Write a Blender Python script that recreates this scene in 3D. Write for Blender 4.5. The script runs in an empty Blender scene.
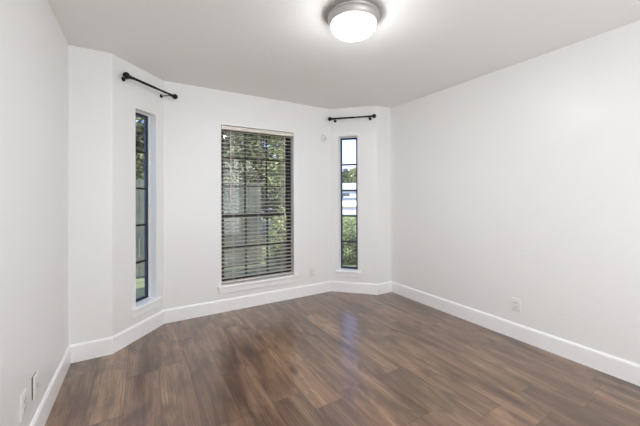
import bpy, bmesh, math, random
from mathutils import Vector, Matrix

S = bpy.context.scene
C = S.collection

# ------------------------------------------------------------------ camera
CAM_H = 1.2719
YAW = 0.536
PITCH = 0.0026
ROLL = -0.0033
cam_d = bpy.data.cameras.new('camera')
cam = bpy.data.objects.new('camera', cam_d)
C.objects.link(cam)
S.camera = cam
cam_d.sensor_width = 36.0
cam_d.sensor_fit = 'HORIZONTAL'
cam_d.lens = 36.0 * 301.62 / 640.0
cam_d.shift_y = (195.39 - 213.0) / 640.0
cam_d.clip_start = 0.02
cam_d.clip_end = 300
r0 = Vector((math.cos(YAW), -math.sin(YAW), 0))
f0 = Vector((math.sin(YAW), math.cos(YAW), 0))
u0 = Vector((0, 0, 1))
f1 = f0 * math.cos(PITCH) + u0 * math.sin(PITCH)
u1 = u0 * math.cos(PITCH) - f0 * math.sin(PITCH)
r2 = r0 * math.cos(ROLL) + u1 * math.sin(ROLL)
u2 = u1 * math.cos(ROLL) - r0 * math.sin(ROLL)
m = Matrix((r2, u2, -f1)).transposed().to_4x4()
m.translation = (0, 0, CAM_H)
cam.matrix_world = m

# ------------------------------------------------------------------ sky, sun, exposure
W = bpy.data.worlds.new('sky')
S.world = W
W.use_nodes = True
wn = W.node_tree
wn.nodes.clear()
sky = wn.nodes.new('ShaderNodeTexSky')
sky.sky_type = 'NISHITA'
sky.sun_disc = False
sky.sun_elevation = math.radians(48)
sky.sun_rotation = math.radians(200)
sky.dust_density = 2.0
sky.ozone_density = 1.5
bg = wn.nodes.new('ShaderNodeBackground')
bg.inputs['Strength'].default_value = 0.48
wo = wn.nodes.new('ShaderNodeOutputWorld')
# thin white cloud over the blue, by direction
stc = wn.nodes.new('ShaderNodeTexCoord')
scn = wn.nodes.new('ShaderNodeTexNoise')
scn.inputs['Scale'].default_value = 7.0
scn.inputs['Detail'].default_value = 6.0
scr = wn.nodes.new('ShaderNodeValToRGB')
scr.color_ramp.elements[0].position = 0.50
scr.color_ramp.elements[1].position = 0.74
smx = wn.nodes.new('ShaderNodeMix')
smx.data_type = 'RGBA'
smx.inputs[7].default_value = (2.2, 2.2, 2.7, 1)
tnt = wn.nodes.new('ShaderNodeMix')
tnt.data_type = 'RGBA'
tnt.blend_type = 'MULTIPLY'
tnt.inputs[0].default_value = 1.0
tnt.inputs[7].default_value = (0.76, 0.76, 0.98, 1)
wn.links.new(stc.outputs['Generated'], scn.inputs['Vector'])
wn.links.new(scn.outputs['Fac'], scr.inputs[0])
wn.links.new(scr.outputs[0], smx.inputs[0])
wn.links.new(sky.outputs[0], tnt.inputs[6])
wn.links.new(tnt.outputs[2], smx.inputs[6])
wn.links.new(smx.outputs[2], bg.inputs[0])
wn.links.new(bg.outputs[0], wo.inputs[0])

sun_d = bpy.data.lights.new('sun', 'SUN')
sun_d.energy = 8.0
sun_d.angle = math.radians(1.0)
sun_d.color = (1.0, 0.93, 0.78)
sun = bpy.data.objects.new('sun', sun_d)
C.objects.link(sun)
sun.location = (0, -8, 12)
sun.rotation_euler = (math.radians(44), 0, math.radians(-12))   # from behind the house, none enters the room

# added fill panel behind the viewer, in front of the closed back wall
rear_fill_d = bpy.data.lights.new('rear_fill_light', 'AREA')
rear_fill_d.shape = 'RECTANGLE'
rear_fill_d.size = 2.4
rear_fill_d.size_y = 2.0
rear_fill_d.energy = 44.0
rear_fill_d.color = (0.94, 0.98, 1.03)
rear_fill = bpy.data.objects.new('rear_fill_light', rear_fill_d)
C.objects.link(rear_fill)
rear_fill.location = (1.1, -1.12, 1.25)
rear_fill.rotation_euler = (math.radians(90), 0, math.radians(0))

LAMP_STRENGTH = 86.0
S.view_settings.view_transform = 'Standard'
S.view_settings.look = 'None'
S.view_settings.gamma = 1.0
S.view_settings.use_curve_mapping = False
S.view_settings.exposure = 0.26
S.cycles.use_denoising = True
S.cycles.use_guiding = True
S.cycles.max_bounces = 14
S.cycles.diffuse_bounces = 10
S.cycles.glossy_bounces = 4
S.cycles.transparent_max_bounces = 16
S.cycles.sample_clamp_indirect = 6.0
S.cycles.caustics_reflective = False
S.cycles.caustics_refractive = False

# ------------------------------------------------------------------ helpers
def lin(c):
    return tuple(((v / 255) / 12.92 if v / 255 <= .04045 else ((v / 255 + .055) / 1.055) ** 2.4) for v in c) + (1.0,)

def mat(name, rgb, rough=0.5, metal=0.0, spec=0.5, bump=None, vary=None):
    """bump = (scale, strength, distance); vary = (scale, second rgb)"""
    M = bpy.data.materials.new(name)
    M.use_nodes = True
    nt = M.node_tree
    b = nt.nodes['Principled BSDF']
    b.inputs['Base Color'].default_value = lin(rgb)
    b.inputs['Roughness'].default_value = rough
    b.inputs['Metallic'].default_value = metal
    b.inputs['Specular IOR Level'].default_value = spec
    tc = nt.nodes.new('ShaderNodeTexCoord')
    if bump:
        n = nt.nodes.new('ShaderNodeTexNoise')
        n.inputs['Scale'].default_value = bump[0]
        n.inputs['Detail'].default_value = 4
        nt.links.new(tc.outputs['Object'], n.inputs['Vector'])
        bp = nt.nodes.new('ShaderNodeBump')
        bp.inputs['Strength'].default_value = bump[1]
        bp.inputs['Distance'].default_value = bump[2]
        nt.links.new(n.outputs['Fac'], bp.inputs['Height'])
        nt.links.new(bp.outputs[0], b.inputs['Normal'])
    if vary:
        n2 = nt.nodes.new('ShaderNodeTexNoise')
        n2.inputs['Scale'].default_value = vary[0]
        n2.inputs['Detail'].default_value = 5
        nt.links.new(tc.outputs['Object'], n2.inputs['Vector'])
        rp = nt.nodes.new('ShaderNodeValToRGB')
        rp.color_ramp.elements[0].position = 0.35
        rp.color_ramp.elements[0].color = lin(rgb)
        rp.color_ramp.elements[1].position = 0.65
        rp.color_ramp.elements[1].color = lin(vary[1])
        nt.links.new(n2.outputs['Fac'], rp.inputs['Fac'])
        nt.links.new(rp.outputs[0], b.inputs['Base Color'])
    return M

def link(name, bm, material, parent=None, smooth=False, matrix=None):
    me = bpy.data.meshes.new(name)
    bmesh.ops.recalc_face_normals(bm, faces=bm.faces)
    bm.to_mesh(me)
    bm.free()
    if smooth:
        for p in me.polygons:
            p.use_smooth = True
        me.set_sharp_from_angle(angle=math.radians(38))
    me.materials.append(material)
    o = bpy.data.objects.new(name, me)
    C.objects.link(o)
    if parent:
        o.parent = parent
    if matrix is not None:
        o.matrix_local = matrix
    return o

def thing(name, label, cat, loc=(0, 0, 0), matrix=None, group=None, kind=None):
    o = bpy.data.objects.new(name, None)
    C.objects.link(o)
    o.empty_display_size = 0.05
    if matrix is not None:
        o.matrix_world = matrix
    else:
        o.location = loc
    tag(o, label, cat, group, kind)
    return o

def tag(o, label, cat=None, group=None, kind=None):
    o['label'] = label
    if cat:
        o['category'] = cat
    if group:
        o['group'] = group
    if kind:
        o['kind'] = kind
    return o

def bx(bm, x0, x1, y0, y1, z0, z1, bev=0.0, seg=2, mtx=None):
    vs = [bm.verts.new((x, y, z)) for x in (x0, x1) for y in (y0, y1) for z in (z0, z1)]
    idx = [(0, 1, 3, 2), (4, 6, 7, 5), (0, 4, 5, 1), (2, 3, 7, 6), (0, 2, 6, 4), (1, 5, 7, 3)]
    fs = [bm.faces.new([vs[i] for i in f]) for f in idx]
    if mtx is not None:
        bmesh.ops.transform(bm, matrix=mtx, verts=vs)
    if bev:
        es = list({e for f in fs for e in f.edges})
        bmesh.ops.bevel(bm, geom=es, offset=bev, segments=seg, affect='EDGES', profile=0.5)

def lathe(bm, prof, n=32, mtx=None, cap=True):
    """prof: list of (r, z) along the axis z"""
    rings = []
    new = []
    for r, z in prof:
        if r < 1e-6:
            v = bm.verts.new((0, 0, z)); rings.append([v]); new.append(v)
        else:
            ring = [bm.verts.new((r * math.cos(2 * math.pi * k / n), r * math.sin(2 * math.pi * k / n), z)) for k in range(n)]
            rings.append(ring); new += ring
    for a, b in zip(rings, rings[1:]):
        if len(a) == 1 and len(b) == 1:
            continue
        for k in range(n):
            k2 = (k + 1) % n
            if len(a) == 1:
                bm.faces.new((a[0], b[k], b[k2]))
            elif len(b) == 1:
                bm.faces.new((a[k], a[k2], b[0]))
            else:
                bm.faces.new((a[k], a[k2], b[k2], b[k]))
    if cap:
        for ring in (rings[0], rings[-1]):
            if len(ring) > 2:
                bm.faces.new(ring)
    if mtx is not None:
        bmesh.ops.transform(bm, matrix=mtx, verts=new)

def tube(bm, pts, r, n=10, r1=None):
    pts = [Vector(p) for p in pts]
    rings = []
    for i, p in enumerate(pts):
        a = pts[max(i - 1, 0)]
        b = pts[min(i + 1, len(pts) - 1)]
        d = (b - a).normalized()
        side = d.cross(Vector((0, 0, 1)))
        if side.length < 1e-3:
            side = Vector((1, 0, 0))
        side.normalize()
        up = side.cross(d)
        rr = r if r1 is None else r + (r1 - r) * i / (len(pts) - 1)
        rings.append([bm.verts.new(p + (side * math.cos(2 * math.pi * k / n) + up * math.sin(2 * math.pi * k / n)) * rr) for k in range(n)])
    for a, b in zip(rings, rings[1:]):
        for k in range(n):
            bm.faces.new((a[k], a[(k + 1) % n], b[(k + 1) % n], b[k]))
    bm.faces.new(rings[0]); bm.faces.new(rings[-1])

def along(p0, p1):
    """matrix whose z axis runs from p0 to p1, origin p0"""
    p0, p1 = Vector(p0), Vector(p1)
    q = (p1 - p0).to_track_quat('Z', 'Y')
    return Matrix.Translation(p0) @ q.to_matrix().to_4x4()

def prism(bm, pts, z0, z1):
    a = [bm.verts.new((x, y, z0)) for x, y in pts]
    b = [bm.verts.new((x, y, z1)) for x, y in pts]
    n = len(pts)
    bm.faces.new(a); bm.faces.new(b)
    for i in range(n):
        bm.faces.new((a[i], a[(i + 1) % n], b[(i + 1) % n], b[i]))

# ------------------------------------------------------------------ materials
M_wall = mat('wall_paint', (235, 235, 234), 0.36, spec=0.5, bump=(38, 0.3, 0.004))
M_ceil = mat('ceiling_paint', (238, 237, 234), 0.9, spec=0.2, bump=(42, 0.25, 0.006))
M_trim = mat('trim_paint', (245, 245, 245), 0.32, spec=0.5, bump=(8, 0.03, 0.002))
M_plate = mat('plate_plastic', (232, 230, 226), 0.3, bump=(30, 0.02, 0.001))
M_slot = mat('dark_slot', (35, 33, 31), 0.7, bump=(30, 0.02, 0.001))
M_frame = mat('bronze_window_frame', (38, 32, 28), 0.42, metal=0.2, bump=(40, 0.05, 0.001))
M_sash = mat('slate_window_sash', (62, 74, 96), 0.4, metal=0.2, bump=(40, 0.05, 0.001))
M_slat = mat('blind_slat_white', (224, 216, 205), 0.42, bump=(24, 0.04, 0.001))
M_slat_backlit = mat('blind_slat_backlit', (206, 197, 182), 0.42, bump=(24, 0.04, 0.001))  # slat white darkened: the shade of the backlit slats is put into the colour
M_cord = mat('blind_cord', (226, 217, 204), 0.8, bump=(200, 0.3, 0.001))
M_black = mat('black_iron', (22, 20, 19), 0.42, metal=0.5, bump=(60, 0.06, 0.001))
M_nickel = mat('brushed_nickel', (186, 183, 179), 0.42, metal=0.6, bump=(90, 0.04, 0.001))
M_brick = mat('exterior_brick', (150, 120, 100), 0.9, bump=(20, 0.4, 0.01))

def glass_mat():
    M = bpy.data.materials.new('window_glass')
    M.use_nodes = True
    nt = M.node_tree
    nt.nodes.clear()
    out = nt.nodes.new('ShaderNodeOutputMaterial')
    mix = nt.nodes.new('ShaderNodeMixShader')
    fr = nt.nodes.new('ShaderNodeFresnel')
    ge = nt.nodes.new('ShaderNodeNewGeometry')                 # both faces of the pane reflect like thin glass
    io = nt.nodes.new('ShaderNodeMapRange')
    io.inputs['To Min'].default_value = 1.5; io.inputs['To Max'].default_value = 1 / 1.5
    nt.links.new(ge.outputs['Backfacing'], io.inputs['Value']); nt.links.new(io.outputs[0], fr.inputs['IOR'])
    tr = nt.nodes.new('ShaderNodeBsdfTransparent'); tr.inputs['Color'].default_value = (0.93, 0.95, 0.95, 1)
    gl = nt.nodes.new('ShaderNodeBsdfGlossy'); gl.inputs['Roughness'].default_value = 0.01
    nz = nt.nodes.new('ShaderNodeTexNoise'); nz.inputs['Scale'].default_value = 3
    bp = nt.nodes.new('ShaderNodeBump'); bp.inputs['Strength'].default_value = 0.02; bp.inputs['Distance'].default_value = 0.002
    nt.links.new(nz.outputs['Fac'], bp.inputs['Height'])
    nt.links.new(bp.outputs[0], gl.inputs['Normal'])
    nt.links.new(fr.outputs[0], mix.inputs[0]); nt.links.new(tr.outputs[0], mix.inputs[1]); nt.links.new(gl.outputs[0], mix.inputs[2])
    nt.links.new(mix.outputs[0], out.inputs[0])
    return M
M_glass = glass_mat()

def lamp_mat():
    M = bpy.data.materials.new('lit_frosted_glass')
    M.use_nodes = True
    nt = M.node_tree
    b = nt.nodes['Principled BSDF']
    b.inputs['Base Color'].default_value = (0.9, 0.88, 0.84, 1)
    b.inputs['Roughness'].default_value = 0.3
    b.inputs['Emission Color'].default_value = (0.95, 0.98, 1.02, 1)
    b.inputs['Emission Strength'].default_value = LAMP_STRENGTH
    # the bulbs sit over the middle: the bowl glows most at its bottom and less towards the rim
    tc = nt.nodes.new('ShaderNodeTexCoord')
    sp = nt.nodes.new('ShaderNodeSeparateXYZ')
    mr = nt.nodes.new('ShaderNodeMapRange')
    mr.inputs['From Min'].default_value = -0.066; mr.inputs['From Max'].default_value = -0.144
    mr.inputs['To Min'].default_value = LAMP_STRENGTH * 0.22; mr.inputs['To Max'].default_value = LAMP_STRENGTH
    nt.links.new(tc.outputs['Object'], sp.inputs[0]); nt.links.new(sp.outputs[2], mr.inputs['Value'])
    nt.links.new(mr.outputs[0], b.inputs['Emission Strength'])
    return M
M_lamp = lamp_mat()

def floor_mat():
    M = bpy.data.materials.new('vinyl_plank_floor')
    M.use_nodes = True
    nt = M.node_tree
    N = nt.nodes; L = nt.links
    b = N['Principled BSDF']
    uv = N.new('ShaderNodeUVMap'); uv.uv_map = 'plank_uv'
    at = N.new('ShaderNodeAttribute'); at.attribute_name = 'plank'
    sep = N.new('ShaderNodeSeparateColor'); L.new(at.outputs['Color'], sep.inputs[0])
    suv = N.new('ShaderNodeSeparateXYZ'); L.new(uv.outputs[0], suv.inputs[0])
    def math_(op, a, bb=None, c=None):
        n = N.new('ShaderNodeMath'); n.operation = op
        for i, v in enumerate((a, bb, c)):
            if v is None: continue
            if isinstance(v, (int, float)): n.inputs[i].default_value = v
            else: L.new(v, n.inputs[i])
        return n.outputs[0]
    # plank-local coordinates, pushed apart by the plank's own random numbers
    offx = math_('MULTIPLY_ADD', sep.outputs[0], 37.0, suv.outputs[0])
    offy = math_('MULTIPLY_ADD', sep.outputs[1], 53.0, suv.outputs[1])
    def vec(sx, sy):
        cx = N.new('ShaderNodeCombineXYZ')
        L.new(math_('MULTIPLY', offx, sx), cx.inputs[0]); L.new(math_('MULTIPLY', offy, sy), cx.inputs[1])
        L.new(math_('MULTIPLY', sep.outputs[2], 9.0), cx.inputs[2])
        return cx.outputs[0]
    def noise(v, scale, detail, rough=0.55, dist=0.0):
        n = N.new('ShaderNodeTexNoise')
        n.inputs['Scale'].default_value = scale; n.inputs['Detail'].default_value = detail
        n.inputs['Roughness'].default_value = rough; n.inputs['Distortion'].default_value = dist
        L.new(v, n.inputs['Vector'])
        return n.outputs['Fac']
    def ramp(v, stops):
        n = N.new('ShaderNodeValToRGB')
        e = n.color_ramp.elements
        while len(e) < len(stops): e.new(0.5)
        for el, (p, c) in zip(e, stops):
            el.position = p; el.color = c if len(c) == 4 else lin(c)
        L.new(v, n.inputs['Fac'])
        return n.outputs[0]
    def mix(kind, f, a, bb):
        n = N.new('ShaderNodeMix'); n.data_type = 'RGBA'; n.blend_type = kind
        if isinstance(f, (int, float)): n.inputs[0].default_value = f
        else: L.new(f, n.inputs[0])
        for i, v in ((6, a), (7, bb)):
            if isinstance(v, tuple): n.inputs[i].default_value = v
            else: L.new(v, n.inputs[i])
        return n.outputs[2]
    streak = noise(vec(5.5, 0.6), 1.9, 4, 0.5, 0.9)       # long soft grain
    fine = noise(vec(30, 2.6), 2.4, 6, 0.62, 0.7)         # fine grain
    smudge = noise(vec(5.5, 2.6), 1.15, 4, 0.55, 1.2)     # taupe patches
    saw = noise(vec(3.0, 24), 1.6, 2, 0.5, 0.3)           # faint saw marks across
    base = ramp(streak, [(0.30, (92, 68, 52)), (0.46, (118, 92, 73)), (0.58, (134, 107, 86)), (0.74, (156, 129, 107))])
    tone = ramp(sep.outputs[2], [(0.0, (0.80, 0.80, 0.80, 1)), (0.35, (0.97, 0.96, 0.94, 1)), (0.7, (1.08, 1.06, 1.02, 1)), (1.0, (1.26, 1.23, 1.18, 1))])
    c = mix('MULTIPLY', 1.0, base, tone)
    # cathedral figure: distorted bands running along the plank
    wv = N.new('ShaderNodeTexWave'); wv.wave_type = 'BANDS'; wv.bands_direction = 'X'
    wv.inputs['Scale'].default_value = 17.0; wv.inputs['Distortion'].default_value = 7.0
    wv.inputs['Detail'].default_value = 3.0; wv.inputs['Detail Scale'].default_value = 0.9
    L.new(vec(1.0, 0.22), wv.inputs['Vector'])
    fig = ramp(wv.outputs['Fac'], [(0.0, (0.72, 0.71, 0.70, 1)), (0.4, (1, 1, 1, 1)), (1.0, (1.06, 1.06, 1.06, 1))])
    figm = ramp(noise(vec(3, 1.6), 1.5, 2), [(0.42, (0.1, 0.1, 0.1, 1)), (0.62, (1, 1, 1, 1))])
    c = mix('MULTIPLY', figm, c, fig)
    sm = ramp(smudge, [(0.47, (0, 0, 0, 1)), (0.68, (1, 1, 1, 1))])
    smf = math_('MULTIPLY', sm, 0.62)
    c = mix('MIX', smf, c, lin((76, 60, 48)))
    fr = ramp(fine, [(0.34, (0.76, 0.75, 0.74, 1)), (0.5, (1, 1, 1, 1)), (0.7, (1.10, 1.10, 1.10, 1))])
    c = mix('MULTIPLY', 1.0, c, fr)
    sr = ramp(saw, [(0.36, (0.86, 0.86, 0.86, 1)), (0.52, (1, 1, 1, 1))])
    c = mix('MULTIPLY', 0.15, c, sr)
    # knots: sparse dark rings
    vo = N.new('ShaderNodeTexVoronoi'); vo.inputs['Scale'].default_value = 1.0
    L.new(vec(3.2, 1.5), vo.inputs['Vector'])
    kn = ramp(vo.outputs['Distance'], [(0.0, (1, 1, 1, 1)), (0.05, (0.8, 0.8, 0.8, 1)), (0.12, (0, 0, 0, 1))])
    c = mix('MIX', math_('MULTIPLY', kn, 0.6), c, lin((60, 46, 38)))
    # bevelled seams: distance to the plank's edges (blue-channel uv2 holds plank length)
    uv2 = N.new('ShaderNodeUVMap'); uv2.uv_map = 'edge_uv'
    s2 = N.new('ShaderNodeSeparateXYZ'); L.new(uv2.outputs[0], s2.inputs[0])
    ex = math_('MINIMUM', s2.outputs[0], math_('SUBTRACT', 0.1965, s2.outputs[0]))
    ey = math_('MINIMUM', s2.outputs[1], math_('SUBTRACT', 1.22, s2.outputs[1]))
    ed = math_('MINIMUM', ex, ey)
    seam = ramp(math_('MULTIPLY', ed, 100.0), [(0.0, (1, 1, 1, 1)), (0.10, (0.9, 0.9, 0.9, 1)), (0.26, (0, 0, 0, 1))])
    c = mix('MIX', math_('MULTIPLY', seam, 0.55), c, lin((58, 46, 39)))
    L.new(c, b.inputs['Base Color'])
    rr = math_('MULTIPLY_ADD', fine, 0.06, FLOOR_ROUGH)
    L.new(rr, b.inputs['Roughness'])
    b.inputs['Specular IOR Level'].default_value = FLOOR_SPEC
    b.inputs['Coat Weight'].default_value = 0.75
    b.inputs['Coat Roughness'].default_value = 0.19
    bp = N.new('ShaderNodeBump'); bp.inputs['Strength'].default_value = 0.05; bp.inputs['Distance'].default_value = 0.001
    hgt = math_('SUBTRACT', math_('MULTIPLY', fine, 0.6), seam)
    L.new(hgt, bp.inputs['Height']); L.new(bp.outputs[0], b.inputs['Normal'])
    return M
FLOOR_ROUGH = 0.29
FLOOR_SPEC = 0.4
M_floor = floor_mat()

# ------------------------------------------------------------------ room plan (metres, from the fitted photograph)
H = 2.44
XL, XR = -0.477, 2.866
A = Vector((XL, 2.974)); B = Vector((-0.204, 2.974)); Cc = Vector((0.196, 3.4115))
D = Vector((2.1945, 3.4115)); E_ = Vector((2.623, 2.973)); F = Vector((XR, 2.973))
YB = -1.2
TW = 0.17
PL = [Vector((XL, YB)), A, B, Cc, D, E_, F, Vector((XR, YB))]   # going round with the outside on the left

def off_pt(i, t):
    """plan corner i pushed outwards by t (mitred)"""
    n = len(PL)
    a, b, c = PL[(i - 1) % n], PL[i], PL[(i + 1) % n]
    d1 = (b - a).normalized(); d2 = (c - b).normalized()
    n1 = Vector((-d1.y, d1.x)); n2 = Vector((-d2.y, d2.x))
    det = n1.x * n2.y - n1.y * n2.x
    k1 = n1.dot(b) + t; k2 = n2.dot(b) + t
    return Vector(((k1 * n2.y - n1.y * k2) / det, (n1.x * k2 - k1 * n2.x) / det))

def fillet(i, half, r=0.022, seg=4):
    """half of a bullnose at protruding corner i; half 0 = arriving side, 1 = leaving side"""
    a, b, c = PL[i - 1], PL[i], PL[i + 1]
    d1 = (b - a).normalized(); d2 = (c - b).normalized()
    ang = math.acos(max(-1, min(1, d1.dot(d2))))
    t = r * math.tan(ang / 2)
    n1 = Vector((-d1.y, d1.x))               # outward normal, the arc's centre lies outside the room
    ctr = (b - d1 * t) + n1 * r
    p0 = b - d1 * t
    sgn = 1 if (d1.x * d2.y - d1.y * d2.x) > 0 else -1
    pts = []
    for k in range(seg + 1):
        th = sgn * ang * k / (2 * seg) + (sgn * ang / 2 if half else 0)
        v = p0 - ctr
        pts.append(ctr + Vector((v.x * math.cos(th) - v.y * math.sin(th), v.x * math.sin(th) + v.y * math.cos(th))))
    return pts

ROUND = {2, 5}
def wall(name, i, opening=None):
    """wall from plan corner i to i+1, opening = (s0, s1, z0, z1)"""
    n = len(PL)
    j = (i + 1) % n
    a, b = PL[i], PL[j]
    d = (b - a).normalized(); nn = Vector((-d.y, d.x))
    start = fillet(i, 1) if i in ROUND else [a]
    end = fillet(j, 0) if j in ROUND else [b]
    oa, ob = off_pt(i, TW), off_pt(j, TW)
    bm = bmesh.new()
    if opening is None:
        prism(bm, start + end + [ob, oa], 0, H)
    else:
        s0, s1, z0, z1 = opening
        p0, p1 = a + d * s0, a + d * s1
        q0, q1 = p0 + nn * TW, p1 + nn * TW
        m0, m1 = p0 + nn * 0.108, p1 + nn * 0.108          # straight reveal, splayed open outside the frame
        q0, q1 = q0 - d * 0.075, q1 + d * 0.085
        prism(bm, start + [p0, m0, q0, oa], 0, H)
        prism(bm, [p1] + end + [ob, q1, m1], 0, H)
        prism(bm, [p0, p1, m1, q1, q0, m0], 0, z0)
        prism(bm, [p0, p1, m1, q1, q0, m0], z1, H)
    o = link(name, bm, M_wall)
    o['kind'] = 'structure'
    return o

def wall_matrix(i, s=0.0):
    """local x runs along wall i, local y into the wall (away from the room), z up"""
    a, b = PL[i], PL[i + 1]
    d = (b - a).normalized(); nn = Vector((-d.y, d.x))
    p = a + d * s
    return Matrix(((d.x, nn.x, 0, p.x), (d.y, nn.y, 0, p.y), (0, 0, 1, 0), (0, 0, 0, 1)))

Z_SILL, Z_HEAD = 0.262, 2.066
OPEN_L = (0.243, 0.493, Z_SILL, Z_HEAD)
OPEN_M = (0.566, 1.449, Z_SILL, Z_HEAD)
OPEN_R = (0.109, 0.361, Z_SILL, Z_HEAD)
o = wall('wall_left', 0); o['label'] = 'plain white wall along the left side of the room'
o = wall('wall_front_left', 1); o['label'] = 'short stub of white wall beside the left corner'
o = wall('wall_bay_left', 2, OPEN_L); o['label'] = 'angled white wall holding the narrow left window'
o = wall('wall_bay', 3, OPEN_M); o['label'] = 'white wall behind the wide window with blinds'
o = wall('wall_bay_right', 4, OPEN_R); o['label'] = 'angled white wall holding the narrow right window'
o = wall('wall_front_right', 5); o['label'] = 'short stub of white wall beside the right corner'
o = wall('wall_right', 6); o['label'] = 'long blank white wall on the right'
o = wall('wall_back', 7); o['label'] = 'white wall behind the viewer'

bm = bmesh.new()
prism(bm, [off_pt(i, TW) for i in range(8)], H, H + 0.2)
o = link('ceiling', bm, M_ceil)
tag(o, 'flat white textured ceiling', kind='structure')

# floor of planks: one mesh, the planks are its surface pattern
def clip(poly, conv):
    for k in range(len(conv)):
        a, b = conv[k], conv[(k + 1) % len(conv)]
        e = (b[0] - a[0], b[1] - a[1])
        def side(p): return e[0] * (p[1] - a[1]) - e[1] * (p[0] - a[0])
        out = []
        for i in range(len(poly)):
            p, q = poly[i], poly[(i + 1) % len(poly)]
            sp, sq = side(p), side(q)
            if sp >= 0: out.append(p)
            if (sp >= 0) != (sq >= 0):
                t = sp / (sp - sq)
                out.append((p[0] + t * (q[0] - p[0]), p[1] + t * (q[1] - p[1])))
        poly = out
        if len(poly) < 3: return []
    return poly
YS = 3.03
g = 0.08
b1, c1, d1_, e1 = off_pt(2, g), off_pt(3, g), off_pt(4, g), off_pt(5, g)
rect = [(XL - g, YB - g), (XR + g, YB - g), (XR + g, YS), (XL - g, YS)]
def on_y(p, q, y):
    t = (y - p.y) / (q.y - p.y); return (p.x + t * (q.x - p.x), y)
trap = [on_y(b1, c1, YS), on_y(e1, d1_, YS), (d1_.x, d1_.y), (c1.x, c1.y)]
PW, PLn, X0 = 0.1965, 1.22, 0.107
known = {2: 2.2142, 4: 2.785, 5: 1.6215, 7: 1.62, 8: 1.02, 10: 1.02, 9: 2.05, 6: 2.42, 3: 1.75, 0: 2.55, 1: 2.95, -1: 1.3, -2: 2.1}
TONES = {(8, -0.2): 1.0, (10, -0.2): 0.0, (4, 1.565): 0.92, (5, 0.4015): 0.75, (7, 1.62): 0.85, (7, 0.4): 0.25, (8, 1.02): 0.6, (9, 0.83): 0.55, (6, 1.2): 0.3, (2, 0.9942): 0.4, (2, 2.2142): 0.7}
random.seed(11)
bm = bmesh.new()
luv = bm.loops.layers.uv.new('plank_uv')
leu = bm.loops.layers.uv.new('edge_uv')
lcol = bm.loops.layers.float_color.new('plank')
for ci in range(-4, 16):
    x0 = X0 + ci * PW
    j0 = known.get(ci, random.uniform(0, PLn))
    k0 = math.floor((YB - 0.2 - j0) / PLn)
    for k in range(k0, k0 + 8):
        y0 = j0 + k * PLn
        rc = [random.random(), random.random(), 0.15 + 0.7 * random.random(), 1]
        for (tc_, ty_), tv_ in TONES.items():
            if tc_ == ci and abs(ty_ - y0) < 0.01: rc[2] = tv_
        cell = [(x0, y0), (x0 + PW, y0), (x0 + PW, y0 + PLn), (x0, y0 + PLn)]
        for conv in (rect, trap):
            pl = clip(cell, conv)
            if len(pl) < 3: continue
            f = bm.faces.new([bm.verts.new((x, y, 0)) for x, y in pl])
            for lp in f.loops:
                x, y = lp.vert.co.x, lp.vert.co.y
                lp[luv].uv = (x - x0, y - y0)
                lp[leu].uv = (x - x0, y - y0)
                lp[lcol] = rc
bmesh.ops.recalc_face_normals(bm, faces=bm.faces)
for f in bm.faces:
    if f.normal.z < 0: f.normal_flip()
me = bpy.data.meshes.new('floor'); bm.to_mesh(me); bm.free()
me.materials.append(M_floor)
o = bpy.data.objects.new('floor', me); C.objects.link(o)
tag(o, 'brown wood-look plank floor with soft sheen', kind='structure')
bm = bmesh.new()
prism(bm, [off_pt(i, 0.1) for i in range(8)], -0.24, -0.002)
o = link('floor_slab', bm, M_brick)
tag(o, 'slab under the plank floor', kind='structure')

# baseboards: stepped profile with a rounded top bead, mitred at the corners
BBH = 0.1375
prof = [(0.0, 0.0), (0.014, 0.0), (0.014, BBH - 0.016), (0.0115, BBH - 0.010), (0.0075, BBH - 0.003), (0.004, BBH), (0.0, BBH)]
for i, side in ((0, 'left'), (1, 'front_left'), (2, 'bay_left'), (3, 'bay'), (4, 'bay_right'), (5, 'front_right'), (6, 'right'), (7, 'back')):
    bm = bmesh.new()
    ra, rb = [], []
    for t, z in prof:
        p, q = off_pt(i, -t), off_pt((i + 1) % 8, -t)
        ra.append(bm.verts.new((p.x, p.y, z))); rb.append(bm.verts.new((q.x, q.y, z)))
    for k in range(len(prof)):
        k2 = (k + 1) % len(prof)
        bm.faces.new((ra[k], ra[k2], rb[k2], rb[k]))
    bm.faces.new(ra); bm.faces.new(rb)
    o = link('baseboard_' + side, bm, M_trim)
    o['kind'] = 'structure'

# ------------------------------------------------------------------ windows
ST = 0.292                       # top of the sill
def sill(root, s0, s1):
    bm = bmesh.new()
    bx(bm, s0, s1, 0.0, 0.10, Z_SILL, ST)
    bx(bm, s0 - 0.042, s1 + 0.042, -0.032, 0.001, Z_SILL, ST, 0.006, 3)
    link('sill', bm, M_trim, root, smooth=True)
    bm = bmesh.new()
    bx(bm, s0 - 0.028, s1 + 0.028, -0.016, 0.0, 0.205, Z_SILL, 0.003, 2)
    link('apron', bm, M_trim, root)

def bars_frame(bm, s0, s1, z0, z1, w, y0, y1, wb=None, bev=0.002):
    wb = wb or w
    bx(bm, s0, s0 + w, y0, y1, z0, z1, bev)
    bx(bm, s1 - w, s1, y0, y1, z0, z1, bev)
    bx(bm, s0 + w, s1 - w, y0, y1, z0, z0 + wb, bev)
    bx(bm, s0 + w, s1 - w, y0, y1, z1 - w, z1, bev)

def stop_trim(root, s0, s1):
    bm = bmesh.new()
    for a, b in ((s0, s0 + 0.010), (s1 - 0.010, s1)):
        bx(bm, a, b, 0.066, 0.086, ST, Z_HEAD, 0.002)
    bx(bm, s0 + 0.010, s1 - 0.010, 0.066, 0.086, Z_HEAD - 0.010, Z_HEAD, 0.002)
    link('window_stop', bm, M_trim, root)

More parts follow.
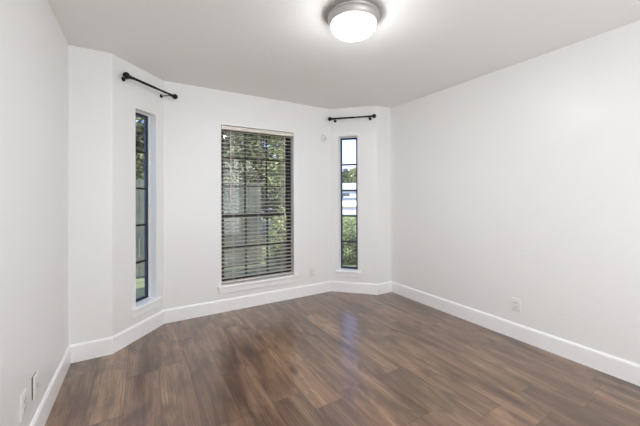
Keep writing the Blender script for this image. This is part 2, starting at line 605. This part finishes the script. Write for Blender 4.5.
def narrow_window(name, wi, op, label):
    s0, s1 = op[0], op[1]
    root = thing(name, label, None, matrix=wall_matrix(wi), kind='structure')
    bm = bmesh.new()
    bars_frame(bm, s0, s1, ST, Z_HEAD, 0.017, 0.086, 0.110, 0.014)
    link('frame', bm, M_frame, root)
    bm = bmesh.new()
    bars_frame(bm, s0 + 0.017, s1 - 0.017, ST + 0.014, Z_HEAD - 0.017, 0.015, 0.091, 0.106, 0.012)
    link('sash', bm, M_sash, root)
    for z in (1.697, 1.350, 1.003, 0.655):
        bm = bmesh.new()
        bx(bm, s0 + 0.030, s1 - 0.030, 0.091, 0.106, z - 0.010, z + 0.010, 0.002)
        link('muntin', bm, M_frame, root)
    bm = bmesh.new()
    bx(bm, s0 + 0.028, s1 - 0.028, 0.097, 0.100, ST + 0.022, Z_HEAD - 0.028)
    link('pane', bm, M_glass, root)
    stop_trim(root, s0, s1)
    sill(root, s0, s1)

narrow_window('window_1', 2, OPEN_L, 'tall narrow window with five stacked panes beside the left wall')
narrow_window('window_3', 4, OPEN_R, 'tall narrow window with five panes showing sky and hedge')

s0, s1 = OPEN_M[0], OPEN_M[1]
root = thing('window_2', 'wide dark-framed double-hung window behind white blinds', None, matrix=wall_matrix(3), kind='structure')
bm = bmesh.new(); bars_frame(bm, s0, s1, ST, Z_HEAD, 0.030, 0.086, 0.150, 0.016)
link('frame', bm, M_frame, root)
bm = bmesh.new(); bars_frame(bm, s0 + 0.030, s1 - 0.030, 1.035, Z_HEAD - 0.030, 0.022, 0.120, 0.145, 0.034)
link('upper_sash', bm, M_frame, root)
bm = bmesh.new(); bars_frame(bm, s0 + 0.030, s1 - 0.030, ST + 0.016, 1.072, 0.022, 0.090, 0.117, 0.024)
bx(bm, s0 + 0.052, s1 - 0.052, 0.088, 0.117, 1.032, 1.051, 0.002)
link('lower_sash', bm, M_frame, root)
for s in (0.871, 1.138):
    bm = bmesh.new(); bx(bm, s - 0.010, s + 0.010, 0.122, 0.142, 1.069, 2.014, 0.002); link('muntin', bm, M_frame, root)
    bm = bmesh.new(); bx(bm, s - 0.010, s + 0.010, 0.092, 0.112, 0.332, 1.032, 0.002); link('muntin', bm, M_frame, root)
for z in (1.717, 1.390):
    bm = bmesh.new(); bx(bm, s0 + 0.052, s1 - 0.052, 0.123, 0.141, z - 0.009, z + 0.009, 0.002); link('muntin', bm, M_frame, root)
bm = bmesh.new(); bx(bm, s0 + 0.052, s1 - 0.052, 0.093, 0.111, 0.676, 0.694, 0.002); link('muntin', bm, M_frame, root)
bm = bmesh.new(); bx(bm, s0 + 0.050, s1 - 0.050, 0.130, 0.134, 1.065, 2.018); link('pane', bm, M_glass, root)
bm = bmesh.new(); bx(bm, s0 + 0.050, s1 - 0.050, 0.100, 0.104, 0.330, 1.036); link('pane', bm, M_glass, root)
sill(root, s0, s1)

# sky portals in the three openings (they only guide the sampling of the sky)
for wi, op in ((2, OPEN_L), (3, OPEN_M), (4, OPEN_R)):
    pd = bpy.data.lights.new('window_portal', 'AREA')
    pd.shape = 'RECTANGLE'
    pd.size = op[1] - op[0] + 0.1
    pd.size_y = op[3] - op[2]
    pd.cycles.is_portal = True
    po = bpy.data.objects.new('window_portal', pd)
    C.objects.link(po)
    po.matrix_world = wall_matrix(wi, (op[0] + op[1]) / 2) @ Matrix.Translation((0, 0.18, (op[2] + op[3]) / 2)) @ Matrix.Rotation(math.radians(-90), 4, 'X')

# ------------------------------------------------------------------ blinds
bl = thing('window_blind', 'white horizontal slat blind, lowered and open, in the wide middle window', 'window blind', matrix=wall_matrix(3))
bs0, bs1 = s0 + 0.006, s1 - 0.010
bm = bmesh.new(); bx(bm, bs0 - 0.003, bs1 + 0.004, 0.001, 0.009, 2.018, 2.058, 0.003)
link('valance', bm, M_slat, bl)
bm = bmesh.new(); bx(bm, bs0, bs1, 0.011, 0.058, 2.022, 2.060, 0.002)
link('headrail', bm, M_slat, bl)
PITCHB = 0.0444
zs = 2.003
bm = bmesh.new()
nseg = 6
top, bot = [], []
for k in range(nseg + 1):
    v = -0.025 + 0.05 * k / nseg
    crown = 0.0010 * (1 - (v / 0.025) ** 2)
    top.append((v, crown + 0.0014)); bot.append((v, crown - 0.0014))
ring = top + bot[::-1]
va = [bm.verts.new((bs0, y, z)) for y, z in ring]; vb = [bm.verts.new((bs1, y, z)) for y, z in ring]
for k in range(len(ring)):
    k2 = (k + 1) % len(ring); bm.faces.new((va[k], va[k2], vb[k2], vb[k]))
bm.faces.new(va); bm.faces.new(vb)
SLAT_TILT = math.radians(4.0)
slat0 = link('slat', bm, M_slat_backlit, bl)
nsl = int((zs - 0.36) / PITCHB) + 1
for k in range(nsl):
    sl = slat0 if k == 0 else slat0.copy()
    if k:
        C.objects.link(sl); sl.parent = bl
    sl.location = (0, 0.035, zs - k * PITCHB)
    sl.rotation_euler = (SLAT_TILT, 0, 0)
zb = zs - nsl * PITCHB
bm = bmesh.new(); bx(bm, bs0, bs1, 0.011, 0.059, zb - 0.007, zb + 0.007, 0.003)
link('bottom_rail', bm, M_slat, bl)
for s in (s0 + 0.14, s0 + 0.44, s1 - 0.15):
    bm = bmesh.new()
    for y in (0.0085, 0.0615):
        tube(bm, [(s - 0.006, y, 2.025), (s - 0.006, y, zb)], 0.0008, 6)
        tube(bm, [(s + 0.006, y, 2.025), (s + 0.006, y, zb)], 0.0008, 6)
    link('ladder_cord', bm, M_cord, bl)
bm = bmesh.new()
tube(bm, [(0.669, -0.004, 2.02), (0.669, -0.006, 1.99)], 0.002, 6)
lathe(bm, [(0.0035, 0), (0.004, 0.02), (0.004, 0.72), (0.0055, 0.74), (0.0055, 0.775), (0.003, 0.785)], 8, Matrix.Translation((0.669, -0.006, 1.99)) @ Matrix.Rotation(math.pi, 4, 'X'))
link('tilt_wand', bm, M_slat, bl, smooth=True)
bm = bmesh.new()
tube(bm, [(1.318, -0.003, 2.02), (1.321, -0.006, 1.6), (1.322, -0.006, 1.075)], 0.0011, 6)
tube(bm, [(1.324, -0.003, 2.02), (1.324, -0.006, 1.6), (1.323, -0.006, 1.075)], 0.0011, 6)
pc = link('pull_cord', bm, M_cord, bl)
bm = bmesh.new()
lathe(bm, [(0.002, 0), (0.004, -0.006), (0.008, -0.035), (0.0075, -0.042), (0.0, -0.043)], 12, Matrix.Translation((1.3225, -0.0085, 1.078)))
link('tassel', bm, M_slat, pc, smooth=True)

# ------------------------------------------------------------------ curtain rods
def curtain_rod(label, p0, p1, wi):
    p0, p1 = Vector(p0), Vector(p1)
    mid = (p0 + p1) / 2
    root = thing('curtain_rod', label, 'curtain rod', loc=mid, group='short black curtain rods above the narrow windows')
    a, b = p0 - mid, p1 - mid
    d = (b - a).normalized()
    bm = bmesh.new(); tube(bm, [a + d * 0.02, b - d * (b - a).length * 0.45], 0.0115, 14)
    tube(bm, [a + d * (b - a).length * 0.53, b - d * 0.02], 0.0097, 14)
    link('pole', bm, M_black, root, smooth=True)
    for e, dd in ((a, -d), (b, d)):
        bm = bmesh.new()
        st = e - dd * 0.075
        mt = along(st, e)
        pr = [(0.0085, 0.0), (0.013, 0.002), (0.013, 0.010), (0.0095, 0.014), (0.0095, 0.032), (0.0135, 0.036), (0.0135, 0.043), (0.009, 0.048)]
        R = 0.026
        for k in range(3, 17):
            th = math.pi * k / 16
            pr.append((R * math.sin(th) if k < 16 else 0.0, 0.075 - R * math.cos(th)))
        lathe(bm, pr, 20, mt)
        link('finial', bm, M_black, root, smooth=True)
    wa = PL[wi]; wd = (PL[wi + 1] - wa).normalized(); nn = Vector((-wd.y, wd.x, 0))
    for e in (a + d * 0.05, b - d * 0.06):
        world = mid + e
        dist = -((Vector((world.x, world.y)) - wa).dot(Vector((nn.x, nn.y))))
        bm = bmesh.new()
        w = e + nn * (dist - 0.001)
        low = Vector((0, 0, -0.007))
        tube(bm, [w + low, e + low + nn * 0.006, e + Vector((0, 0, -0.0145)) - nn * 0.002, e + Vector((0, 0, -0.010)) - nn * 0.011, e + Vector((0, 0, 0.002)) - nn * 0.0155], 0.0045, 8)
        lathe(bm, [(0.019, 0), (0.019, 0.003), (0.015, 0.006), (0.006, 0.008), (0.0, 0.009)], 20, along(w + low, w + low - nn))
        link('bracket', bm, M_black, root, smooth=True)

curtain_rod('black curtain rod with ball finials above the narrow window on the left', (-0.102, 2.9662, 2.28), (0.2976, 3.3556, 2.28), 2)
curtain_rod('black curtain rod with ball finials above the narrow window in the right corner', (2.129, 3.326, 2.282), (2.535, 2.921, 2.282), 4)

# ------------------------------------------------------------------ ceiling light
LX, LY = 1.176, 1.552
lt = thing('ceiling_light', 'round flush ceiling light with frosted glass bowl and brushed metal rim', 'ceiling light', (LX, LY, H))
bm = bmesh.new()
lathe(bm, [(0.0, 0), (0.182, 0), (0.187, -0.004), (0.187, -0.010), (0.180, -0.015), (0.165, -0.017), (0.162, -0.026), (0.165, -0.034), (0.164, -0.046),
           (0.158, -0.060), (0.150, -0.069), (0.144, -0.071), (0.139, -0.068), (0.138, -0.05), (0.0, -0.05)], 64)
link('rim', bm, M_nickel, lt, smooth=True)
bm = bmesh.new()
pr = [(0.136, -0.052)]
for k in range(0, 15):
    th = (math.pi / 2) * k / 14
    pr.append((0.1445 * math.cos(th) ** 0.92 if k < 14 else 0.0, -0.068 - 0.076 * math.sin(th)))
lathe(bm, pr, 56, cap=False)
link('glass_bowl', bm, M_lamp, lt, smooth=True)
bm = bmesh.new()
lathe(bm, [(0.0, -0.140), (0.012, -0.141), (0.013, -0.145), (0.008, -0.149), (0.0095, -0.153), (0.008, -0.158), (0.0, -0.161)], 20)
link('finial', bm, mat('dull_nickel', (120, 118, 114), 0.6, metal=0.3, bump=(90, 0.04, 0.001)), lt, smooth=True)

# ------------------------------------------------------------------ outlets and small wall fittings
def outlet(name, wi, s, z, label, proud=0.0, duplex=True):
    root = thing(name, label, 'wall outlet' if duplex else 'wall plate', matrix=wall_matrix(wi, s) @ Matrix.Translation((0, 0, z)))
    if proud:
        bm = bmesh.new(); bx(bm, -0.033, 0.033, -proud, 0.0, -0.055, 0.055)
        link('gasket', bm, mat('grey_gasket', (110, 108, 105), 0.7, bump=(30, 0.02, 0.001)), root)
    bm = bmesh.new(); bx(bm, -0.036, 0.036, -proud - 0.006, -proud, -0.059, 0.059, 0.0025, 3)
    link('cover_plate', bm, M_plate, root, smooth=True)
    y = -proud - 0.006
    if duplex:
        for dz in (-0.0195, 0.0195):
            bm = bmesh.new()
            bx(bm, -0.0165, 0.0165, y - 0.002, y, dz - 0.0135, dz + 0.0135, 0.0015)
            rc = link('receptacle', bm, M_plate, root)
            bm = bmesh.new()
            bx(bm, -0.008, -0.006, y - 0.0024, y - 0.0019, dz - 0.002, dz + 0.007)
            bx(bm, 0.006, 0.008, y - 0.0024, y - 0.0019, dz - 0.002, dz + 0.007)
            bx(bm, -0.002, 0.002, y - 0.0024, y - 0.0019, dz - 0.009, dz - 0.005)
            link('slots', bm, M_slot, rc)
    else:
        bm = bmesh.new()
        lathe(bm, [(0.006, 0), (0.006, 0.002), (0.0045, 0.003), (0.0045, 0.008), (0.0, 0.008)], 12, along((0, y, 0), (0, y - 0.01, 0)))
        link('jack', bm, M_nickel, root)
    bm = bmesh.new()
    if duplex:
        lathe(bm, [(0.003, 0), (0.0025, 0.0012), (0.0, 0.0014)], 10, along((0, y, 0), (0, y - 0.01, 0)))
    else:
        for dz in (-0.042, 0.042):
            if dz > 0:
                link('screw', bm, M_plate, root); bm = bmesh.new()
            lathe(bm, [(0.003, 0), (0.0025, 0.0012), (0.0, 0.0014)], 10, along((0, y, dz), (0, y - 0.01, dz)))
    link('screw', bm, M_plate, root)

outlet('wall_outlet', 6, F.y - 1.419, 0.302, 'white double outlet low on the long right wall')
outlet('wall_outlet', 3, 1.714, 0.288, 'white outlet low on the wall right of the wide blinded window')
outlet('wall_outlet', 0, 1.925 - YB, 0.300, 'white outlet plate low on the left wall, nearer the viewer of the two')
outlet('wall_plate', 0, 2.095 - YB, 0.300, 'white plate standing proud of the left wall, nearer the corner of the two', proud=0.006, duplex=False)

sn = thing('wall_sensor', 'small round white sensor high on the wall by the right narrow window', 'sensor', matrix=wall_matrix(3, 1.889) @ Matrix.Translation((0, 0, 2.04)))
bm = bmesh.new()
lathe(bm, [(0.046, 0), (0.046, 0.010), (0.042, 0.016), (0.034, 0.019), (0.031, 0.017), (0.028, 0.019), (0.014, 0.021), (0.0, 0.021)], 36, along((0, 0, 0), (0, -1, 0)))
link('housing', bm, mat('darker_white_plastic', (219, 217, 212), 0.5, bump=(30, .02, .001)), sn, smooth=True)  # a little darker than the plastic of the wall plates
bm = bmesh.new()
lathe(bm, [(0.008, 0.020), (0.008, 0.024), (0.005, 0.026), (0.0, 0.0265)], 16, along((0, 0, 0), (0, -1, 0)))
link('button', bm, mat('sensor_button', (150, 148, 144), 0.4, bump=(30, .02, .001)), sn, smooth=True)

# ------------------------------------------------------------------ outside
GZ = -0.25
M_grass = mat('lawn', (98, 108, 78), 0.95, bump=(60, 0.5, 0.03), vary=(1.4, (120, 130, 96)))
M_road = mat('asphalt', (150, 155, 165), 0.9, bump=(40, 0.3, 0.01), vary=(3, (164, 168, 176)))
M_bark = mat('bark', (92, 80, 70), 0.95, bump=(18, 0.8, 0.03), vary=(6, (120, 108, 98)))
M_leafA = mat('leaf_grey_green', (100, 104, 84), 0.6, vary=(1.8, (130, 134, 110)))
M_leafB = mat('leaf_bright_green', (100, 110, 74), 0.6, vary=(2.4, (134, 144, 98)))
M_leafC = mat('leaf_dark_green', (62, 72, 46), 0.6, vary=(2.5, (96, 106, 70)))
M_fence = mat('weathered_fence', (52, 58, 56), 0.85, bump=(12, 0.4, 0.01), vary=(1.6, (76, 82, 72)))
M_siding = mat('pale_siding', (186, 192, 200), 0.7, bump=(10, 0.1, 0.01))
M_roof = mat('pale_shingles', (150, 160, 174), 0.8, bump=(14, 0.3, 0.02), vary=(2, (172, 180, 192)))
M_car = mat('white_car_paint', (228, 231, 235), 0.25, bump=(5, 0.01, 0.001))
M_carglass = mat('tinted_glass', (70, 84, 98), 0.1, bump=(5, 0.01, 0.001))
M_tyre = mat('tyre_rubber', (30, 30, 32), 0.8, bump=(50, 0.2, 0.002))
M_soil = mat('mulch', (98, 76, 58), 0.95, bump=(30, 0.7, 0.02), vary=(9, (70, 54, 42)))

bm = bmesh.new()
bx(bm, -60, 90, -30, 120, GZ - 0.3, GZ)
tag(link('lawn', bm, M_grass), 'green lawn stretching from the house to the street', kind='structure')
bm = bmesh.new()
dv = Vector((0.805, -0.593, 0)); vv = Vector((0.593, 0.805, 0))
cn = vv * 30.0
q = [cn + dv * 60 - vv * 5.0, cn + dv * 60 + vv * 7, cn - dv * 60 + vv * 7, cn - dv * 60 - vv * 5.0]
prism(bm, [(p.x, p.y) for p in q], GZ, GZ + 0.03)
tag(link('street', bm, M_road), 'grey street beyond the lawn', kind='structure')
bm = bmesh.new()
prism(bm, [(-0.8, 3.15), (0.1, 3.62), (2.3, 3.62), (2.95, 3.2), (5.0, 3.2), (5.0, 5.0), (-0.8, 5.0)], GZ, GZ + 0.04)
tag(link('planting_bed', bm, M_soil), 'brown mulch bed under the windows', kind='structure')

def leaves(bm, blobs, n, size, rng):
    tot = sum(b[3] * b[4] * b[5] for b in blobs)
    for cx, cy, cz, rx, ry, rz in blobs:
        for _ in range(int(n * rx * ry * rz / tot)):
            v = Vector((rng.gauss(0, 1), rng.gauss(0, 1), rng.gauss(0, 1))).normalized()
            rad = rng.uniform(0.25, 1.0) ** 0.5
            p = Vector((cx + v.x * rx * rad, cy + v.y * ry * rad, cz + v.z * rz * rad))
            if p.z < GZ + 0.05: p.z = GZ + 0.05 + rng.random() * 0.2
            a = Vector((rng.gauss(0, 1), rng.gauss(0, 1), rng.gauss(0, .6))).normalized()
            b = a.cross(Vector((rng.gauss(0, 1), rng.gauss(0, 1), rng.gauss(0, 1)))).normalized()
            s = size * rng.uniform(0.6, 1.3)
            fold = a.cross(b) * s * 0.25
            v0 = bm.verts.new(p - a * s); v1 = bm.verts.new(p + a * s)
            v2 = bm.verts.new(p + b * s * 0.5 + fold); v3 = bm.verts.new(p - b * s * 0.5 + fold)
            bm.faces.new((v0, v1, v2)); bm.faces.new((v1, v0, v3))

def plain_link(name, bm, material, parent):
    me = bpy.data.meshes.new(name); bm.to_mesh(me); bm.free()
    me.materials.append(material)
    o = bpy.data.objects.new(name, me); C.objects.link(o); o.parent = parent
    return o

def tree(label, x, y, trunk_r, blobs, n, size, leaf, seed, name='tree', cat='tree', group=None):
    rng = random.Random(seed)
    root = thing(name, label, cat, (x, y, GZ), group=group)
    bm = bmesh.new()
    ztop = max(b[2] for b in blobs) - GZ
    if trunk_r:
        tube(bm, [(0, 0, 0), (0.03, 0.02, ztop * 0.3), (-0.04, 0.03, ztop * 0.65), (0.02, 0, ztop)], trunk_r, 12, trunk_r * 0.35)
        for b in blobs:
            z1 = max(b[2] - GZ - 0.4, 0.6)
            tube(bm, [(0, 0, min(z1, ztop) * 0.7), ((b[0]) * 0.5, (b[1]) * 0.5, z1 * 0.9), (b[0], b[1], z1 + 0.3)], trunk_r * 0.4, 8, trunk_r * 0.12)
        link('trunk', bm, M_bark, root, smooth=True)
    else:
        for b in blobs:
            tube(bm, [(b[0] * .3, b[1] * .3, 0), (b[0] * .7, b[1] * .7, (b[2] - GZ) * .5), (b[0], b[1], b[2] - GZ)], 0.02, 6, 0.008)
        link('stem', bm, M_bark, root, smooth=True)
    bm = bmesh.new()
    leaves(bm, [(b[0], b[1], b[2] - GZ, b[3], b[4], b[5]) for b in blobs], n, size, rng)
    for v in bm.verts:
        if v.co.z < 0.02: v.co.z = 0.02
    plain_link('foliage', bm, leaf, root)

# seen through the blinds: two trees, a hedge and the fence
tree('tree with slim grey trunk seen through the left half of the blinds', 1.75, 7.7, 0.09,
     [(0, 0, 3.5, 0.85, 0.8, 1.0), (-0.2, 0.2, 2.5, 0.75, 0.7, 0.6), (0.2, -0.1, 1.9, 0.6, 0.6, 0.5)], 3600, 0.055, M_leafA, 3)
tree('leafy bright green tree seen through the right half of the blinds', 3.75, 7.6, 0.07,
     [(0, 0, 3.0, 0.85, 0.9, 1.1), (-0.25, 0.0, 1.9, 0.7, 0.7, 0.8), (0.2, 0.1, 1.3, 0.7, 0.7, 0.7), (0.0, -0.2, 0.6, 0.75, 0.6, 0.6)], 5200, 0.055, M_leafB, 4)
tree('low green shrub seen through the lower right of the blinds', 2.75, 6.1, 0,
     [(0, 0, 0.35, 0.4, 0.35, 0.65), (0.4, 0.1, 0.3, 0.4, 0.3, 0.6)], 3600, 0.04, M_leafB, 5, 'shrub', 'shrub')
for i, (x, y, lab) in enumerate(((-0.2, 13.0, 'broad dark tree behind the fence, filling the view from the narrow left window'),
                                 (4.2, 15.5, 'grey-green tree rising behind the fence, seen through the blinds'),
                                 (5.0, 10.6, 'dark green tree standing nearest behind the fence, right of its neighbours'))):
    tree(lab, x, y, 0.16, [(0, 0, 4.6, 1.6, 1.4, 1.6), (-0.8, 0.2, 3.0, 1.2, 1.1, 1.3), (0.8, 0.1, 2.8, 1.2, 1.1, 1.3), (0.0, 0, 1.5, 1.7, 1.2, 1.3)],
         9000, 0.12, M_leafC if i != 1 else M_leafA, 20 + i, group='trees behind the fence')
# fence
fn = thing('fence', 'weathered grey board fence under the trees outside', 'fence', (-5.9, 6.5, GZ))
bm = bmesh.new()
x = 0.0
rng = random.Random(5)
while x < 8.2:
    bx(bm, x, x + 0.14, -0.01, 0.012, 0.05, 1.83 + rng.uniform(-0.01, 0.01), 0.003, 1)
    x += 0.147
link('boards', bm, M_fence, fn)
for xx in (0.1, 2.5, 4.9, 7.3):
    bm = bmesh.new(); bx(bm, xx, xx + 0.09, 0.013, 0.10, 0.0, 1.80, 0.004, 1); link('post', bm, M_fence, fn)
for zz in (0.3, 1.5):
    bm = bmesh.new(); bx(bm, 0, 8.2, 0.013, 0.05, zz, zz + 0.09); link('rail', bm, M_fence, fn)

# seen through the right narrow window: shrubs, parked car, house, trees, street
tree('rounded green shrub nearest the right narrow window', 4.15, 5.55, 0,
     [(0, 0, 0.05, 0.5, 0.45, 0.42), (0.35, -0.25, 0.0, 0.4, 0.4, 0.35)], 2600, 0.035, M_leafC, 31, 'shrub', 'shrub')
tree('wider light green shrub behind the nearest one by the right narrow window', 5.75, 7.6, 0,
     [(0, 0, 0.1, 0.8, 0.7, 0.60), (0.6, -0.5, 0.05, 0.6, 0.6, 0.5)], 4200, 0.04, M_leafB, 32, 'shrub', 'shrub')
tree('small dark conical tree beyond the pale house', 31.5, 44.0, 0.25,
     [(0, 0, 2.2, 1.5, 1.5, 1.9), (0, 0, 3.8, 1.1, 1.1, 1.5), (0, 0, 5.2, 0.6, 0.6, 1.0)], 4200, 0.22, M_leafC, 33)
tree('broad pale green tree far beyond the street', 39.0, 49.0, 0.4,
     [(0, 0, 4.6, 4.5, 4.0, 2.6), (-4.0, 2, 3.8, 3.2, 3.0, 2.4), (3.5, -2, 3.8, 3.2, 3.0, 2.2)], 7000, 0.3, M_leafB, 34)

rot = math.atan2(dv.y, dv.x)
hs = thing('house', 'pale single-storey house with low gabled roof across the street', 'house', (26.2, 35.6, GZ))
hs.rotation_euler = (0, 0, rot)
bm = bmesh.new(); prism(bm, [(-7, 0), (7, 0), (7, 7), (-7, 7)], 0, 2.5)
v = [bm.verts.new(p) for p in ((7, 0, 2.5), (7, 7, 2.5), (7, 3.5, 3.4))]; bm.faces.new(v)
v = [bm.verts.new(p) for p in ((-7, 0, 2.5), (-7, 7, 2.5), (-7, 3.5, 3.4))]; bm.faces.new(v)
link('wall', bm, M_siding, hs)
bm = bmesh.new()
for ya, yb in ((-0.5, 3.5), (7.5, 3.5)):
    za, zb_ = 2.38, 3.42
    vs = [bm.verts.new(p) for p in ((-7.5, ya, za), (7.5, ya, za), (7.5, yb, zb_), (-7.5, yb, zb_), (-7.5, ya, za + 0.15), (7.5, ya, za + 0.15), (7.5, yb, zb_ + 0.15), (-7.5, yb, zb_ + 0.15))]
    for f in ((0, 1, 2, 3), (4, 7, 6, 5), (0, 4, 5, 1), (1, 5, 6, 2), (3, 2, 6, 7), (0, 3, 7, 4)):
        bm.faces.new([vs[i] for i in f])
link('roof', bm, M_roof, hs)
for xx in (-5, -1.2, 3.6):
    bm = bmesh.new(); bx(bm, xx, xx + 1.3, -0.06, -0.005, 0.95, 2.05, 0.01, 1)
    fr = link('window_frame', bm, M_trim, hs)
    bm = bmesh.new(); bx(bm, xx + 0.08, xx + 1.22, -0.09, -0.061, 1.03, 1.97)
    link('glazing', bm, M_carglass, fr)

car = thing('car', 'white car parked along the far side of the street', 'car', (20.2, 27.6, GZ + 0.03))
car.rotation_euler = (0, 0, rot)
bm = bmesh.new()
outl = [(-2.2, 0.35), (-2.25, 0.62), (-2.1, 0.85), (-1.3, 0.95), (1.55, 0.98), (2.15, 0.92), (2.25, 0.6), (2.2, 0.35)]
va = [bm.verts.new((x, -0.88, z)) for x, z in outl]; vb = [bm.verts.new((x, 0.88, z)) for x, z in outl]
bm.faces.new(va); bm.faces.new(vb)
for k in range(len(outl)):
    k2 = (k + 1) % len(outl); bm.faces.new((va[k], va[k2], vb[k2], vb[k]))
bmesh.ops.bevel(bm, geom=bm.edges[:], offset=0.05, segments=2, affect='EDGES')
link('body', bm, M_car, car, smooth=True)
bm = bmesh.new()
lo = [(-1.35, -0.82), (1.6, -0.82), (1.6, 0.82), (-1.35, 0.82)]
hi = [(-0.55, -0.64), (1.15, -0.64), (1.15, 0.64), (-0.55, 0.64)]
a = [bm.verts.new((x, y, 0.93)) for x, y in lo]; b = [bm.verts.new((x, y, 1.36)) for x, y in hi]
bm.faces.new(a); bm.faces.new(b)
for k in range(4): bm.faces.new((a[k], a[(k + 1) % 4], b[(k + 1) % 4], b[k]))
link('window_glass', bm, M_carglass, car)
bm = bmesh.new(); bx(bm, -0.62, 1.22, -0.68, 0.68, 1.35, 1.43, 0.03, 2)
link('roof', bm, M_car, car, smooth=True)
for xx in (-1.4, 1.35):
    for yy in (-0.9, 0.72):
        bm = bmesh.new()
        lathe(bm, [(0.0, 0), (0.19, 0.0), (0.20, 0.02), (0.30, 0.02), (0.32, 0.05), (0.32, 0.14), (0.30, 0.17), (0.0, 0.17)], 24, along((xx, yy, 0.32), (xx, yy + 1, 0.32)))
        link('wheel', bm, M_tyre, car, smooth=True)
